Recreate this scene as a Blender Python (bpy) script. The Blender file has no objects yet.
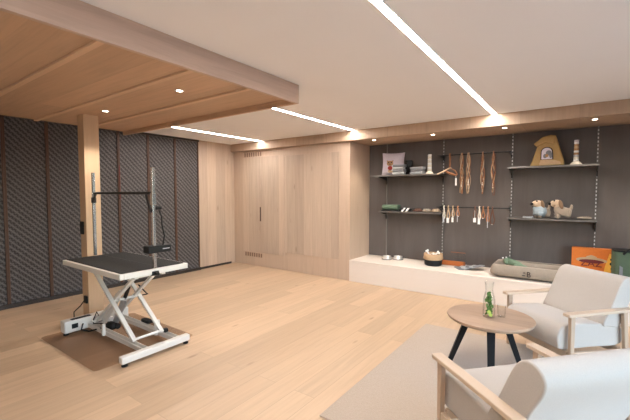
import bpy, bmesh, math, random
from mathutils import Vector, Matrix, Euler
R = math.radians
rng = random.Random(7)
SC = bpy.context.scene
SKY, GROUND_GLOW, EXPO = 1.5, .5, .80
COL = SC.collection

# ------------------------------------------------------------------ node helpers
class NT:
    def __init__(s, name):
        s.m = bpy.data.materials.new(name); s.m.use_nodes = True
        s.t = s.m.node_tree; s.t.nodes.clear()
        s.out = s.t.nodes.new('ShaderNodeOutputMaterial')
    def n(s, kind, **kw):
        nd = s.t.nodes.new(kind)
        for k, v in kw.items(): setattr(nd, k, v)
        return nd
    def set(s, sock, v):
        if isinstance(v, bpy.types.NodeSocket): s.t.links.new(v, sock)
        elif isinstance(v, (tuple, list)) and len(v) == 3 and sock.type == 'RGBA': sock.default_value = (*v, 1)
        else: sock.default_value = v
    def obj(s): return s.n('ShaderNodeTexCoord').outputs['Object']
    def sep(s, v):
        nd = s.n('ShaderNodeSeparateXYZ'); s.set(nd.inputs[0], v); return nd.outputs
    def comb(s, x, y, z):
        nd = s.n('ShaderNodeCombineXYZ')
        for i, v in enumerate((x, y, z)): s.set(nd.inputs[i], v)
        return nd.outputs[0]
    def axes(s, order):                       # reorder object coordinates, e.g. 'yxz'
        o = s.sep(s.obj()); d = {'x': o[0], 'y': o[1], 'z': o[2]}
        return s.comb(*[d[c] for c in order])
    def scale(s, v, sc):
        nd = s.n('ShaderNodeMapping'); s.set(nd.inputs['Vector'], v); nd.inputs['Scale'].default_value = sc
        return nd.outputs[0]
    def noise(s, v, scale=5, detail=4, rough=.55, dist=0.0):
        nd = s.n('ShaderNodeTexNoise'); s.set(nd.inputs['Vector'], v)
        nd.inputs['Scale'].default_value = scale; nd.inputs['Detail'].default_value = detail
        nd.inputs['Roughness'].default_value = rough; nd.inputs['Distortion'].default_value = dist
        return nd.outputs['Fac']
    def math(s, op, a, b=0.0, c=0.0):
        nd = s.n('ShaderNodeMath', operation=op)
        s.set(nd.inputs[0], a); s.set(nd.inputs[1], b); s.set(nd.inputs[2], c)
        return nd.outputs[0]
    def ramp(s, f, stops):
        nd = s.n('ShaderNodeValToRGB'); s.set(nd.inputs[0], f)
        e = nd.color_ramp.elements
        while len(e) < len(stops): e.new(.5)
        for i, (p, c) in enumerate(stops):
            e[i].position = p; e[i].color = (*c, 1) if len(c) == 3 else c
        return nd.outputs[0]
    def mix(s, f, a, b, mode='MIX'):
        nd = s.n('ShaderNodeMix', data_type='RGBA', blend_type=mode)
        s.set(nd.inputs[0], f); s.set(nd.inputs[6], a); s.set(nd.inputs[7], b)
        return nd.outputs[2]
    def bump(s, h, strength=.3, dist=.01):
        nd = s.n('ShaderNodeBump'); s.set(nd.inputs['Height'], h)
        nd.inputs['Strength'].default_value = strength; nd.inputs['Distance'].default_value = dist
        return nd.outputs[0]
    def bsdf(s, color, rough=.5, metal=0.0, normal=None, spec=.5, sheen=0.0, trans=0.0, alpha=None, ior=None):
        nd = s.n('ShaderNodeBsdfPrincipled')
        s.set(nd.inputs['Base Color'], color); s.set(nd.inputs['Roughness'], rough)
        s.set(nd.inputs['Metallic'], metal); nd.inputs['Specular IOR Level'].default_value = spec
        nd.inputs['Sheen Weight'].default_value = sheen
        nd.inputs['Transmission Weight'].default_value = trans
        if ior: nd.inputs['IOR'].default_value = ior
        if alpha is not None: s.set(nd.inputs['Alpha'], alpha)
        if normal: s.set(nd.inputs['Normal'], normal)
        s.t.links.new(nd.outputs[0], s.out.inputs[0])
        return s.m

def sat(c, k): return tuple(min(1, x * k) for x in c)

def plain(name, c, rough=.5, metal=0.0, var=.08, scale=12, spec=.5, bump=0.0, sheen=0.0):
    t = NT(name); f = t.noise(t.obj(), scale, 5)
    col = t.mix(f, sat(c, 1 - var), sat(c, 1 + var))
    nrm = t.bump(t.noise(t.obj(), scale * 6, 4), bump, .003) if bump else None
    return t.bsdf(col, rough, metal, nrm, spec, sheen)

def wood(name, c, order='xyz', board=None, length=None, rough=.45, var=.16, grain=1.0, knots=0.0, seam=.6, off=(0, 0, 0)):
    """order: grain axis first, across axis second."""
    t = NT(name); v = t.axes(order)
    nd = t.n('ShaderNodeMapping'); t.set(nd.inputs['Vector'], v); nd.inputs['Location'].default_value = off
    v = nd.outputs[0]
    base = None; bump_h = None; shift = v
    if board:
        b = t.n('ShaderNodeTexBrick'); t.set(b.inputs['Vector'], v)
        b.offset = .37; b.offset_frequency = 2; b.squash = 1
        b.inputs['Color1'].default_value = (0, 0, 0, 1); b.inputs['Color2'].default_value = (1, 1, 1, 1)
        b.inputs['Mortar'].default_value = (.5, .5, .5, 1)
        b.inputs['Scale'].default_value = 1; b.inputs['Mortar Size'].default_value = .0018
        b.inputs['Mortar Smooth'].default_value = .3; b.inputs['Bias'].default_value = 0
        b.inputs['Brick Width'].default_value = length or 30; b.inputs['Row Height'].default_value = board
        rnd = b.outputs['Color']
        sx = t.sep(v); rv = t.math('MULTIPLY', t.sep(rnd)[0], 17.0)
        shift = t.comb(t.math('ADD', sx[0], rv), t.math('ADD', sx[1], rv), sx[2])
    g1 = t.noise(t.scale(shift, (.9, 14, 14)), 1.6, 6, .6, .6)
    g2 = t.noise(t.scale(shift, (3, 90, 90)), 1.5, 4, .6)
    g3 = t.noise(t.scale(shift, (.5, 3, 3)), 1.1, 3, .5)
    k = var * grain
    col = t.ramp(g1, [(.25, sat(c, 1 - k)), (.5, c), (.78, sat(c, 1 + k * .7))])
    col = t.mix(t.math('MULTIPLY', g2, .35 * grain), col, sat(c, 1 - 1.6 * k))
    col = t.mix(t.math('MULTIPLY', g3, .5), col, (c[0] * 1.05, c[1] * .97, c[2] * .9))
    if knots:
        vo = t.n('ShaderNodeTexVoronoi', feature='F1'); t.set(vo.inputs['Vector'], t.scale(shift, (1.0, 3.2, 3.2)))
        vo.inputs['Scale'].default_value = 1.35
        kn = t.ramp(vo.outputs['Distance'], [(.03, (1, 1, 1)), (.10, (0, 0, 0))])
        kk = t.math('MULTIPLY', t.math('MULTIPLY', kn, knots), g1)
        col = t.mix(kk, col, (c[0] * .38, c[1] * .3, c[2] * .24))
    if board:
        tone = t.ramp(rnd, [(0, (1 - var * .55,) * 3), (1, (1 + var * .45,) * 3)])
        col = t.mix(1.0, col, tone, 'MULTIPLY')
        col = t.mix(t.math('MULTIPLY', b.outputs['Fac'], seam), col, sat(c, .35))
    nrm = t.bump(g2, .08, .002)
    return t.bsdf(col, rough, 0, nrm, .4)

def fabric(name, c, scale=260, var=.12, rough=.95, bump=.5):
    t = NT(name); o = t.obj()
    w = t.noise(o, scale, 2, .7); f = t.noise(o, 14, 4)
    col = t.mix(w, sat(c, 1 - var), sat(c, 1 + var))
    col = t.mix(t.math('MULTIPLY', f, .25), col, sat(c, .86))
    return t.bsdf(col, rough, 0, t.bump(w, bump, .002), .2, .15)

def emit(name, c, strength):
    t = NT(name); e = t.n('ShaderNodeEmission'); e.inputs[0].default_value = (*c, 1); e.inputs[1].default_value = strength
    t.t.links.new(e.outputs[0], t.out.inputs[0]); return t.m

# ------------------------------------------------------------------ materials
M = {}
M['floor'] = wood('oak floor', (.56, .40, .262), 'yxz', .19, 2.1, .42, .2, .9, 1.0, .35)
M['wall_wood'] = wood('knotty oak wall', (.54, .415, .315), 'zyx', .22, 12, .55, .2, 1.0, .8, .5)
M['front_wood'] = wood('knotty oak front', (.54, .415, .315), 'zxy', .205, 12, .55, .2, 1.0, .8, .35)
M['carcass_wood'] = wood('oak carcass', (.54, .405, .30), 'zxy', .9, 12, .55, .12, 1, .2, .1)
M['soffit_wood'] = wood('oak bulkhead', (.47, .335, .235), 'zxy', .6, 12, .55, .16, 1.2)
M['canopy_wood'] = wood('oak canopy', (.62, .415, .27), 'xyz', .7, 12, .5, .2, 1.1, .15, .1)
M['rib_wood'] = wood('oak rib', (.70, .49, .33), 'xyz', None, None, .5, .12)
M['fascia_wood'] = wood('oak fascia', (.58, .44, .355), 'yzx', None, None, .5, .2, 1.1)
M['post_wood'] = wood('oak post', (.60, .43, .28), 'zxy', None, None, .5, .12)
M['chair_wood'] = wood('pale oak chair', (.56, .43, .315), 'xyz', None, None, .45, .10)
M['chair_leg_wood'] = wood('pale oak leg', (.45, .33, .235), 'zxy', None, None, .45, .10)
M['table_wood'] = wood('walnut oak top', (.43, .30, .21), 'xyz', .12, 1.3, .35, .22, 1.2, .3, .2)
M['bench_wood'] = wood('whitewashed bench', (.76, .68, .60), 'xzy', None, None, .5, .06, .6)
M['added_slab'] = plain('stone paving', (.16, .15, .14), .9, 0, .1, 3, .2)
M['ceiling'] = plain('ceiling paint', (.89, .875, .875), .9, 0, .015, 2, .2)
M['wall_plain'] = plain('plain wall paint', (.80, .78, .76), .9, 0, .02, 2, .2)
t = NT('dark plaster'); v = t.axes('xyz')
n1 = t.noise(t.scale(v, (2.2, 2.2, .35)), 1.6, 5, .6, .4); n2 = t.noise(t.scale(v, (30, 30, 1.5)), 1, 4, .6); n3 = t.noise(v, 60, 3)
c = t.ramp(n1, [(.3, (.105, .086, .077)), (.7, (.155, .129, .116))])
c = t.mix(t.math('MULTIPLY', n2, .45), c, (.095, .080, .072))
M['plaster'] = t.bsdf(c, .75, 0, t.bump(n3, .15, .003), .3)
# woven wall covering
t = NT('woven covering'); o = t.sep(t.obj())
p = .075
u = t.math('DIVIDE', t.math('ADD', o[1], t.math('MULTIPLY', o[2], 1.0)), p)
w = t.math('DIVIDE', t.math('SUBTRACT', o[1], t.math('MULTIPLY', o[2], 1.0)), p * .9)
iu = t.math('FLOOR', u)
a = t.math('PINGPONG', u, .5)
w2 = t.math('ADD', w, t.math('MULTIPLY', iu, .5))
b = t.math('PINGPONG', w2, .5)
h1 = t.math('MULTIPLY', a, 2); h2 = t.math('MULTIPLY', b, 2)
f = t.math('ADD', t.math('MULTIPLY', t.math('MAXIMUM', h1, t.math('MULTIPLY', h2, .9)), .6), t.math('MULTIPLY', h1, .2))
f = t.math('ADD', f, t.math('MULTIPLY', t.math('SUBTRACT', t.noise(t.obj(), 40, 3), .5), .5))
c = t.ramp(f, [(.22, (.030, .026, .026)), (.5, (.085, .077, .076)), (.85, (.155, .142, .138))])
M['woven'] = t.bsdf(c, .7, 0, t.bump(f, .6, .01), .35)
M['brown_trim'] = wood('brown trim', (.085, .042, .026), 'zxy', None, None, .5, .2)
M['slot_brown'] = plain('slot brown', (.22, .13, .085), .6)
M['dark_trim'] = plain('dark track', (.03, .022, .018), .5)
M['black'] = plain('black plastic', (.010, .010, .010), .5, spec=.25)
M['black_metal'] = plain('black metal', (.018, .017, .017), .4, .3)
M['black_wood'] = plain('black stained leg', (.009, .009, .010), .55, spec=.2)
M['shelf'] = plain('dark shelf board', (.055, .048, .044), .38, .2, .1)
M['shelf_edge_lit'] = plain('lit shelf edge', (.16, .145, .13), .35, .4, .1)  # paler than the board: light on the front lip put into the colour
M['white_steel'] = plain('white painted steel', (.70, .665, .61), .35, 0, .03)
M['mat_rubber'] = plain('black ribbed rubber', (.022, .021, .020), .7, 0, .2, 60, .15, .3)
M['chrome'] = plain('brushed steel', (.62, .62, .63), .22, 1, .05)
M['bowl_steel'] = plain('polished bowl', (.80, .76, .70), .3, .6, .04)
M['alu'] = plain('matte aluminium', (.55, .55, .56), .35, .8, .05)
M['dull_rail'] = plain('dull rail', (.24, .215, .195), .5, .2, .05)
t = NT('rug pile'); v = t.obj()
n = t.noise(v, 130, 3, .7); n2 = t.noise(t.scale(v, (9, 40, 1)), 2, 4, .6)
c = t.mix(n, (.36, .285, .22), (.56, .455, .36)); c = t.mix(t.math('MULTIPLY', n2, .4), c, (.48, .385, .30))
M['rug'] = t.bsdf(c, .95, 0, t.bump(n, .8, .006), .1, .2)
M['seat_fabric'] = fabric('oatmeal fabric', (.475, .425, .375))
# tinted film of the floor sheet
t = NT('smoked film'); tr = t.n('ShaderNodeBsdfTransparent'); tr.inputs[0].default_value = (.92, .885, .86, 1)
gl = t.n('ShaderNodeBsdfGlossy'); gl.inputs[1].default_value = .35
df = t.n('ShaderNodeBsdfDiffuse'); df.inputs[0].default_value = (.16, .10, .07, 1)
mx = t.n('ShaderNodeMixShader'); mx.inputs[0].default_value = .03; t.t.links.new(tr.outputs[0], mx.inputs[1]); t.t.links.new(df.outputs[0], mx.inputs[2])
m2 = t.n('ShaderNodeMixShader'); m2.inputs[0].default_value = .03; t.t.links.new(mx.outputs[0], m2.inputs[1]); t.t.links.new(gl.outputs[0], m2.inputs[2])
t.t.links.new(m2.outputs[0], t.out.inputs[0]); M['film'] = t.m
# thin clear glass
t = NT('clear glass'); tr = t.n('ShaderNodeBsdfTransparent'); tr.inputs[0].default_value = (.985, .99, .985, 1)
gl = t.n('ShaderNodeBsdfGlossy'); gl.inputs[1].default_value = .03
lw = t.n('ShaderNodeLayerWeight'); lw.inputs[0].default_value = .25
mx = t.n('ShaderNodeMixShader'); t.t.links.new(t.math('MULTIPLY', lw.outputs['Fresnel'], .3), mx.inputs[0]); t.t.links.new(tr.outputs[0], mx.inputs[1]); t.t.links.new(gl.outputs[0], mx.inputs[2])
t.t.links.new(mx.outputs[0], t.out.inputs[0]); M['glass'] = t.m
M['led'] = emit('led diffuser', (1.0, .97, .95), 62.0)
M['spot'] = emit('downlight lens', (1.0, .84, .66), 22.0)
for k, c_ in dict(leaf=(.12, .22, .06), lime=(.42, .50, .10), tan=(.50, .33, .19), gold=(.38, .235, .09), cream=(.72, .66, .55), white_item=(.80, .78, .75),
                 lilac=(.60, .53, .58), red=(.45, .05, .04), orange=(.62, .17, .03), orange_dark=(.42, .12, .03), green_cloth=(.10, .15, .10), green_bag=(.085, .12, .075),
                 grey_cloth=(.21, .21, .22), light_grey=(.45, .45, .46), blue_knit=(.30, .35, .38), plush=(.55, .39, .26), plush_brown=(.24, .145, .085), taupe=(.30, .245, .19), taupe_light=(.40, .33, .26),
                 strap=(.33, .13, .05), strap_dark=(.13, .06, .04), rope=(.60, .47, .34), croc=(.16, .23, .15), dark_ink=(.03, .02, .018), beige_ink=(.45, .33, .20), ink_red=(.16, .03, .03), brown_face=(.40, .22, .11), bed_in=(.22, .17, .13), yellow_ink=(.80, .42, .06)).items():
    M[k] = plain(k, c_, .75, 0, .14, 40, .3, .2)
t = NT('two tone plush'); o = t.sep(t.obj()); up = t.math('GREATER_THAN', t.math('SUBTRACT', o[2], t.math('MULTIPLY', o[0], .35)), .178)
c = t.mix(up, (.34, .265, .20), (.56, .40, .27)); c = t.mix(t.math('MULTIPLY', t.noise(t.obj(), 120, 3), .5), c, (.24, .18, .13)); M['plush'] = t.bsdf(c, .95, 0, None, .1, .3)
M['strap'] = plain('strap leather', (.36, .15, .06), .5, 0, .2, 60, .4)

# ------------------------------------------------------------------ mesh helpers
class MB:
    def __init__(s): s.bm = bmesh.new()
    def box(s, x0, x1, y0, y1, z0, z1, m=None):
        vs = [s.bm.verts.new(Vector(p) if m is None else m @ Vector(p)) for p in
              ((x0, y0, z0), (x1, y0, z0), (x1, y1, z0), (x0, y1, z0), (x0, y0, z1), (x1, y0, z1), (x1, y1, z1), (x0, y1, z1))]
        for f in ((3, 2, 1, 0), (4, 5, 6, 7), (0, 1, 5, 4), (1, 2, 6, 5), (2, 3, 7, 6), (3, 0, 4, 7)):
            s.bm.faces.new([vs[i] for i in f])
        return s
    def bar(s, p0, p1, w, h, up=(0, 0, 1)):      # rectangular bar between two points
        p0, p1 = Vector(p0), Vector(p1); d = (p1 - p0); L = d.length; d.normalize()
        side = Vector(up).cross(d)
        if side.length < 1e-4: side = Vector((1, 0, 0)).cross(d)
        side.normalize(); u = d.cross(side)
        m = Matrix((( d.x, side.x, u.x, p0.x), (d.y, side.y, u.y, p0.y), (d.z, side.z, u.z, p0.z), (0, 0, 0, 1)))
        return s.box(0, L, -w / 2, w / 2, -h / 2, h / 2, m)
    def tube(s, pts, r, seg=8, cap=True):
        pts = [Vector(p) for p in pts]; n = len(pts)
        rr = r if isinstance(r, (list, tuple)) else [r] * n
        rings = []; ref = None
        for i, p in enumerate(pts):
            d = (pts[min(i + 1, n - 1)] - pts[max(i - 1, 0)])
            if d.length < 1e-9: d = Vector((0, 0, 1))
            d.normalize()
            if ref is None:
                ref = Vector((0, 0, 1)) if abs(d.z) < .9 else Vector((1, 0, 0))
            a = ref - d * ref.dot(d)
            if a.length < 1e-5: a = Vector((0, 1, 0)) - d * d.y
            a.normalize(); ref = a; b = d.cross(a)
            rings.append([s.bm.verts.new(p + (a * math.cos(2 * math.pi * k / seg) + b * math.sin(2 * math.pi * k / seg)) * rr[i]) for k in range(seg)])
        for i in range(n - 1):
            for k in range(seg):
                s.bm.faces.new((rings[i][k], rings[i][(k + 1) % seg], rings[i + 1][(k + 1) % seg], rings[i + 1][k]))
        if cap:
            s.bm.faces.new(rings[0][::-1]); s.bm.faces.new(rings[-1])
        return s
    def lathe(s, prof, seg=32, c=(0, 0, 0), sx=1, sy=1, closed=False):
        rings = []
        for r, z in prof:
            if r < 1e-6: rings.append([s.bm.verts.new((c[0], c[1], c[2] + z))])
            else: rings.append([s.bm.verts.new((c[0] + r * sx * math.cos(2 * math.pi * k / seg), c[1] + r * sy * math.sin(2 * math.pi * k / seg), c[2] + z)) for k in range(seg)])
        for a, b in zip(rings, rings[1:]):
            for k in range(seg):
                k2 = (k + 1) % seg
                if len(a) == 1 and len(b) == 1: continue
                if len(a) == 1: s.bm.faces.new((a[0], b[k2], b[k]))
                elif len(b) == 1: s.bm.faces.new((a[k], a[k2], b[0]))
                else: s.bm.faces.new((a[k], a[k2], b[k2], b[k]))
        return s
    def ball(s, c, r, sub=2, m=None):
        rx = r if isinstance(r, (tuple, list)) else (r, r, r)
        T = Matrix.Translation(c) @ (m or Matrix()) @ Matrix.Diagonal((*rx, 1))
        bmesh.ops.create_icosphere(s.bm, subdivisions=sub, radius=1, matrix=T); return s
    def prism(s, poly, d0, d1, fn):               # poly of 2-D points, fn(a, b, depth) -> 3-D
        A = [s.bm.verts.new(fn(a, b, d0)) for a, b in poly]; B = [s.bm.verts.new(fn(a, b, d1)) for a, b in poly]
        n = len(poly)
        s.bm.faces.new(A[::-1]); s.bm.faces.new(B)
        for i in range(n): s.bm.faces.new((A[i], A[(i + 1) % n], B[(i + 1) % n], B[i]))
        return s
    def build(s, name, mat, parent=None, bevel=0, seg=2, sub=0, smooth=35, solid=0, loc=None):
        bmesh.ops.recalc_face_normals(s.bm, faces=s.bm.faces)
        me = bpy.data.meshes.new(name); s.bm.to_mesh(me); s.bm.free()
        if smooth:
            for p_ in me.polygons: p_.use_smooth = True
            me.set_sharp_from_angle(angle=R(smooth))
        me.materials.append(mat if not isinstance(mat, str) else M[mat])
        o = bpy.data.objects.new(name, me); COL.objects.link(o)
        if parent: o.parent = parent
        if loc: o.location = loc
        if solid:
            md = o.modifiers.new('solid', 'SOLIDIFY'); md.thickness = solid; md.offset = 0
        if bevel:
            md = o.modifiers.new('bevel', 'BEVEL'); md.width = bevel; md.segments = seg; md.limit_method = 'ANGLE'; md.angle_limit = R(40)
        if sub:
            md = o.modifiers.new('sub', 'SUBSURF'); md.levels = sub; md.render_levels = sub
        return o

def box(name, mat, x0, x1, y0, y1, z0, z1, parent=None, bevel=0, seg=2):
    return MB().box(x0, x1, y0, y1, z0, z1).build(name, mat, parent, bevel, seg, smooth=30)

def tag(o, label=None, cat=None, group=None, kind=None):
    if label: o['label'] = label
    if cat: o['category'] = cat
    if group: o['group'] = group
    if kind: o['kind'] = kind
    return o
def thing(name, label, cat, loc=(0, 0, 0), rz=0, group=None):
    o = bpy.data.objects.new(name, None); COL.objects.link(o); o.empty_display_size = .1
    o.location = loc; o.rotation_euler = (0, 0, rz)
    return tag(o, label, cat, group)
def kids(o): return [c_ for c_ in bpy.data.objects if c_.parent == o]
def dup(o, loc, rz=None, label=None, parent=None):
    c_ = o.copy(); COL.objects.link(c_)
    if parent: c_.parent = parent
    else:
        c_.location = loc
        if rz is not None: c_.rotation_euler = (0, 0, rz)
        if label: c_['label'] = label
    for k_ in kids(o): dup(k_, None, parent=c_)
    return c_
def struct(o, label=None, cat=None):
    o['kind'] = 'structure'
    return tag(o, label, cat)
def text_mesh(name, s, size, mat, parent, loc, rot, depth=.001, align='CENTER'):
    cu = bpy.data.curves.new(name, 'FONT'); cu.body = s; cu.size = size; cu.extrude = depth; cu.align_x = align; cu.align_y = 'CENTER'
    tmp = bpy.data.objects.new(name + '_tmp', cu); COL.objects.link(tmp)
    dg = bpy.context.evaluated_depsgraph_get()
    me = bpy.data.meshes.new_from_object(tmp.evaluated_get(dg)); me.name = name
    bpy.data.objects.remove(tmp); bpy.data.curves.remove(cu)
    me.materials.clear(); me.materials.append(M[mat])
    o = bpy.data.objects.new(name, me); COL.objects.link(o); o.parent = parent; o.location = loc; o.rotation_euler = rot
    return o
def arc(cx, cy, r, a0, a1, n): return [(cx + r * math.cos(R(a0 + (a1 - a0) * i / n)), cy + r * math.sin(R(a0 + (a1 - a0) * i / n))) for i in range(n + 1)]
def rrect(x0, x1, y0, y1, r, n=5):
    return arc(x1 - r, y0 + r, r, -90, 0, n) + arc(x1 - r, y1 - r, r, 0, 90, n) + arc(x0 + r, y1 - r, r, 90, 180, n) + arc(x0 + r, y0 + r, r, 180, 270, n)

# ------------------------------------------------------------------ camera
XW, HC = -5.997, 2.526
cam = bpy.data.cameras.new('camera'); co = bpy.data.objects.new('camera', cam); COL.objects.link(co)
co.location = (0, 0, 1.5); co.rotation_euler = (math.pi / 2 - .0491, 0, .6246)
cam.sensor_width = 36; cam.lens = 363.307 / 630 * 36; cam.shift_y = 1.07 / 630; cam.clip_start = .02
SC.camera = co

# ------------------------------------------------------------------ room shell
XR, YR, YB = 2.3, -2.4, 6.058
YWD, XE = 5.342, -3.124
struct(box('floor', 'floor', XW - .2, XR + .2, YR - .2, YB + .2, -.1, 0))
struct(box('ceiling', 'ceiling', XW - .2, XR + .2, YR - .2, YB + .2, HC, HC + .1))
struct(box('wall_left', 'wall_wood', XW - .2, XW, YR - .2, YB + .2, 0, HC))
struct(box('wall_back', 'plaster', XW, XR, YB, YB + .2, 0, HC))
struct(box('wall_front', 'wall_plain', XW, XR, YR - .2, YR, 0, HC))
WY0, WY1, WZ0, WZ1 = -.8, 3.9, .12, 2.25
struct(box('ground_blocker', 'added_slab', XR + .2, XR + 14, -12, 16, -.2, -.1), 'added dark slab outside the right window, blocking light from below', 'light blocker')  # unseen slab, added to block the world's light from below
m = MB(); m.box(XR, XR + .2, YR, WY0, 0, HC); m.box(XR, XR + .2, WY1, YB, 0, HC); m.box(XR, XR + .2, WY0, WY1, 0, WZ0); m.box(XR, XR + .2, WY0, WY1, WZ1, HC)
struct(m.build('wall_right', 'plaster', smooth=0))
m = MB()
for y_ in (WY0, (WY0 + WY1) / 2 - .03, WY1 - .06): m.box(XR + .06, XR + .13, y_, y_ + .06, WZ0, WZ1)
for z_ in (WZ0, WZ1 - .06): m.box(XR + .06, XR + .13, WY0 + .06, WY1 - .06, z_, z_ + .06)
wf = struct(m.build('window_1', 'white_steel', smooth=0))
box('pane', 'glass', XR + .09, XR + .096, WY0 + .061, WY1 - .061, WZ0 + .061, WZ1 - .061, wf)
# bulkhead (soffit) above wardrobe and shelves
struct(box('trim_1', 'soffit_wood', XW + .001, XR, 5.238, YB, 2.370, HC - .0005, bevel=.003), 'long oak bulkhead under the ceiling above wardrobe and shelves', 'bulkhead')
# dark head and floor tracks on the left wall
struct(box('trim_2', 'dark_trim', XW, XW + .045, .4, 4.43, HC - .035, HC - .001), 'thin dark head track above the woven wall panels', 'track')
struct(box('baseboard_left', 'dark_trim', XW, XW + .05, .4, 4.43, 0, .05), 'dark floor track under the woven wall panels', 'baseboard')

# woven wall panels
edges = [4.416, 3.914, 3.403, 2.905, 2.42, 1.938, 1.462, .97]
names = ['next to the pale wooden sliding door', 'second from the pale wooden sliding door', 'third from the pale wooden sliding door', 'fourth from the pale door, just right of the wooden post',
         'fifth from the pale door, partly behind the wooden post', 'left of the wooden post, sixth from the pale door', 'at the left edge of the photo, seventh from the pale door']
for i in range(7):
    y1, y0 = edges[i], edges[i + 1]; W_ = y1 - y0
    t_ = thing('woven_wall_panel', 'tall dark grey woven wall panel in slim brown frame, ' + names[i], 'wall panel', (XW, y0, .05), 0, 'woven wall panels')
    box('woven_panel', 'woven', .001, .018, .012, W_ - .012, .002, HC - .09, t_)
    m = MB()
    m.box(.001, .034, 0, .020, .001, HC - .088); m.box(.001, .034, W_ - .020, W_ - .001, .001, HC - .088)
    fr = m.build('frame', 'brown_trim', t_, .003)
kn = MB(); kn.tube([(XW + .034, 2.905, 1.42), (XW + .06, 2.905, 1.42)], .010, 10); kn.tube([(XW + .052, 2.905, 1.42), (XW + .052, 2.905, 1.95)], .004, 6)
tag(kn.build('pull_cord', 'ink_red'), 'thin dark red pull cord on the panel joint right of the post', 'cord')

# pale wooden sliding door at the left wall
d = MB(); d.box(XW + .001, XW + .030, 4.425, 5.232, .045, HC - .001)
d = struct(d.build('door_1', 'wall_wood', None, .003), 'pale vertical-board oak sliding door beside the woven panels', 'door')
box('floor_gap', 'dark_trim', XW + .001, XW + .028, 4.43, 5.225, .003, .044, d)

# ------------------------------------------------------------------ wardrobe
wd = thing('built_in_wardrobe', 'built-in pale knotty oak wardrobe in the corner beside the shelf niche', 'wardrobe', (0, 0, 0))
m = MB(); m.box(XW + .002, XE, YWD, YB - .001, 0.001, 2.368); m.build('carcass', 'carcass_wood', wd, .002, smooth=0)
DZ1 = 2.215
def dleaf(x0, x1, z0, z1):
    return box('door', 'front_wood', x0, x1, YWD - .012, YWD - .0005, z0, z1, wd, .0025)
d1 = dleaf(-5.715, -5.205, .285, DZ1 + .02)
d2 = dleaf(-5.200, -4.567, .285, DZ1 + .02)
d3 = dleaf(-4.562, -3.342, .350, DZ1)
box('handle_slot', 'brown_trim', -5.225, -5.192, YWD - .016, YWD - .0115, .93, 1.22, d2, .003)
m = MB()
for (z0, z1) in ((2.250, 2.335), (.185, .265)):
    gv = MB()
    for k in range(8): gv.box(-5.665 + k * .064, -5.630 + k * .064, YWD - .006, YWD - .0005, z0, z1)
    gv.build('vent_slots', 'slot_brown', wd, .001)

# ------------------------------------------------------------------ timber canopy
XC, YC, XK, HK, HU = -2.173, 2.754, -5.44, 2.351, 2.405
cn = thing('timber_canopy', 'large suspended oak ceiling canopy above the grooming table', 'ceiling canopy', (0, 0, 0))
box('fascia', 'fascia_wood', XC - .035, XC, -1.6, YC, HK, HC - .001, cn, .003)
box('end_fascia', 'canopy_wood', XK, XC - .036, YC - .035, YC, HK, HC - .001, cn, .003)
gy = [-1.6, .42, 1.037, 1.660, 2.236, YC - .036]
for k in range(5):
    y0, y1 = gy[k], gy[k + 1]
    box('soffit_board', 'canopy_wood', XK, XC - .036, y0 + .001, y1 - .001, HU, HU + .03, cn)
for y_ in gy[1:5]:
    box('rib_shade', 'brown_trim', XK, XC - .037, y_ + .0225, y_ + .036, HU - .002, HU - .0003, cn)  # flat dark strip, painted shade beside each rib
    box('rib', 'rib_wood', XK, XC - .037, y_ - .022, y_ + .022, HU - .018, HU - .0005, cn, .002)

# ------------------------------------------------------------------ lights
def led(x, y0, y1, label):
    t_ = thing('led_strip_light', label, 'ceiling light', (x, (y0 + y1) / 2, HC), 0, 'linear ceiling lights')
    h = (y1 - y0) / 2
    m = MB(); m.box(-.030, -.0235, -h, h, -.006, -.0005); m.box(.0235, .030, -h, h, -.006, -.0005); m.build('channel', 'white_steel', t_, smooth=0)
    box('diffuser', 'led', -.023, .023, -h, h, -.005, -.001, t_)
led(-.898, -1.2, 5.215, 'long bright linear ceiling light, rightmost of the three, ending above the shelves')
led(-2.992, YC + .02, 5.215, 'bright linear ceiling light, middle of three, running from canopy corner to bulkhead')
led(-5.087, YC + .02, 5.215, 'bright linear ceiling light nearest the woven panels and the sliding door')

def downlight(x, y, z, label, power, group, angle=95):
    t_ = thing('recessed_downlight', label, 'ceiling light', (x, y, z), 0, group)
    MB().lathe([(.0265, -.001), (.0265, -.004), (.042, -.004), (.042, -.0005)], 24).build('trim_ring', 'alu', t_)
    MB().lathe([(0, -.002), (.026, -.002)], 24).build('lens', 'spot', t_)
    L = bpy.data.lights.new('lamp', 'SPOT'); L.energy = power; L.color = (1, .89, .77); L.spot_size = R(angle); L.spot_blend = .6; L.shadow_soft_size = .035
    lo = bpy.data.objects.new('lamp', L); COL.objects.link(lo); lo.parent = t_; lo.location = (0, 0, -.012)
SOF = 'downlights in the wooden bulkhead'
for x_, lb in ((-2.723, 'small downlight in the bulkhead above the lilac cushion'), (-1.761, 'small downlight in the bulkhead above the white ringed column'),
               (-.809, 'small downlight in the bulkhead above the leash rail end and golden bag'), (.146, 'small downlight in the bulkhead, rightmost, above the right shelf end')):
    downlight(x_, 5.432, 2.370, lb, 22, SOF)
downlight(1.10, 5.432, 2.370, 'added unseen downlight in the bulkhead, past the right end of the visible row', 22, SOF)  # added out of view to light the wall on the right
downlight(-2.874, 1.941, HU, 'small downlight in the canopy nearest its free corner', 22, 'downlights in the canopy')
downlight(-4.241, 1.937, HU, 'small downlight in the canopy beside the wooden post', 38, 'downlights in the canopy')

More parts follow.
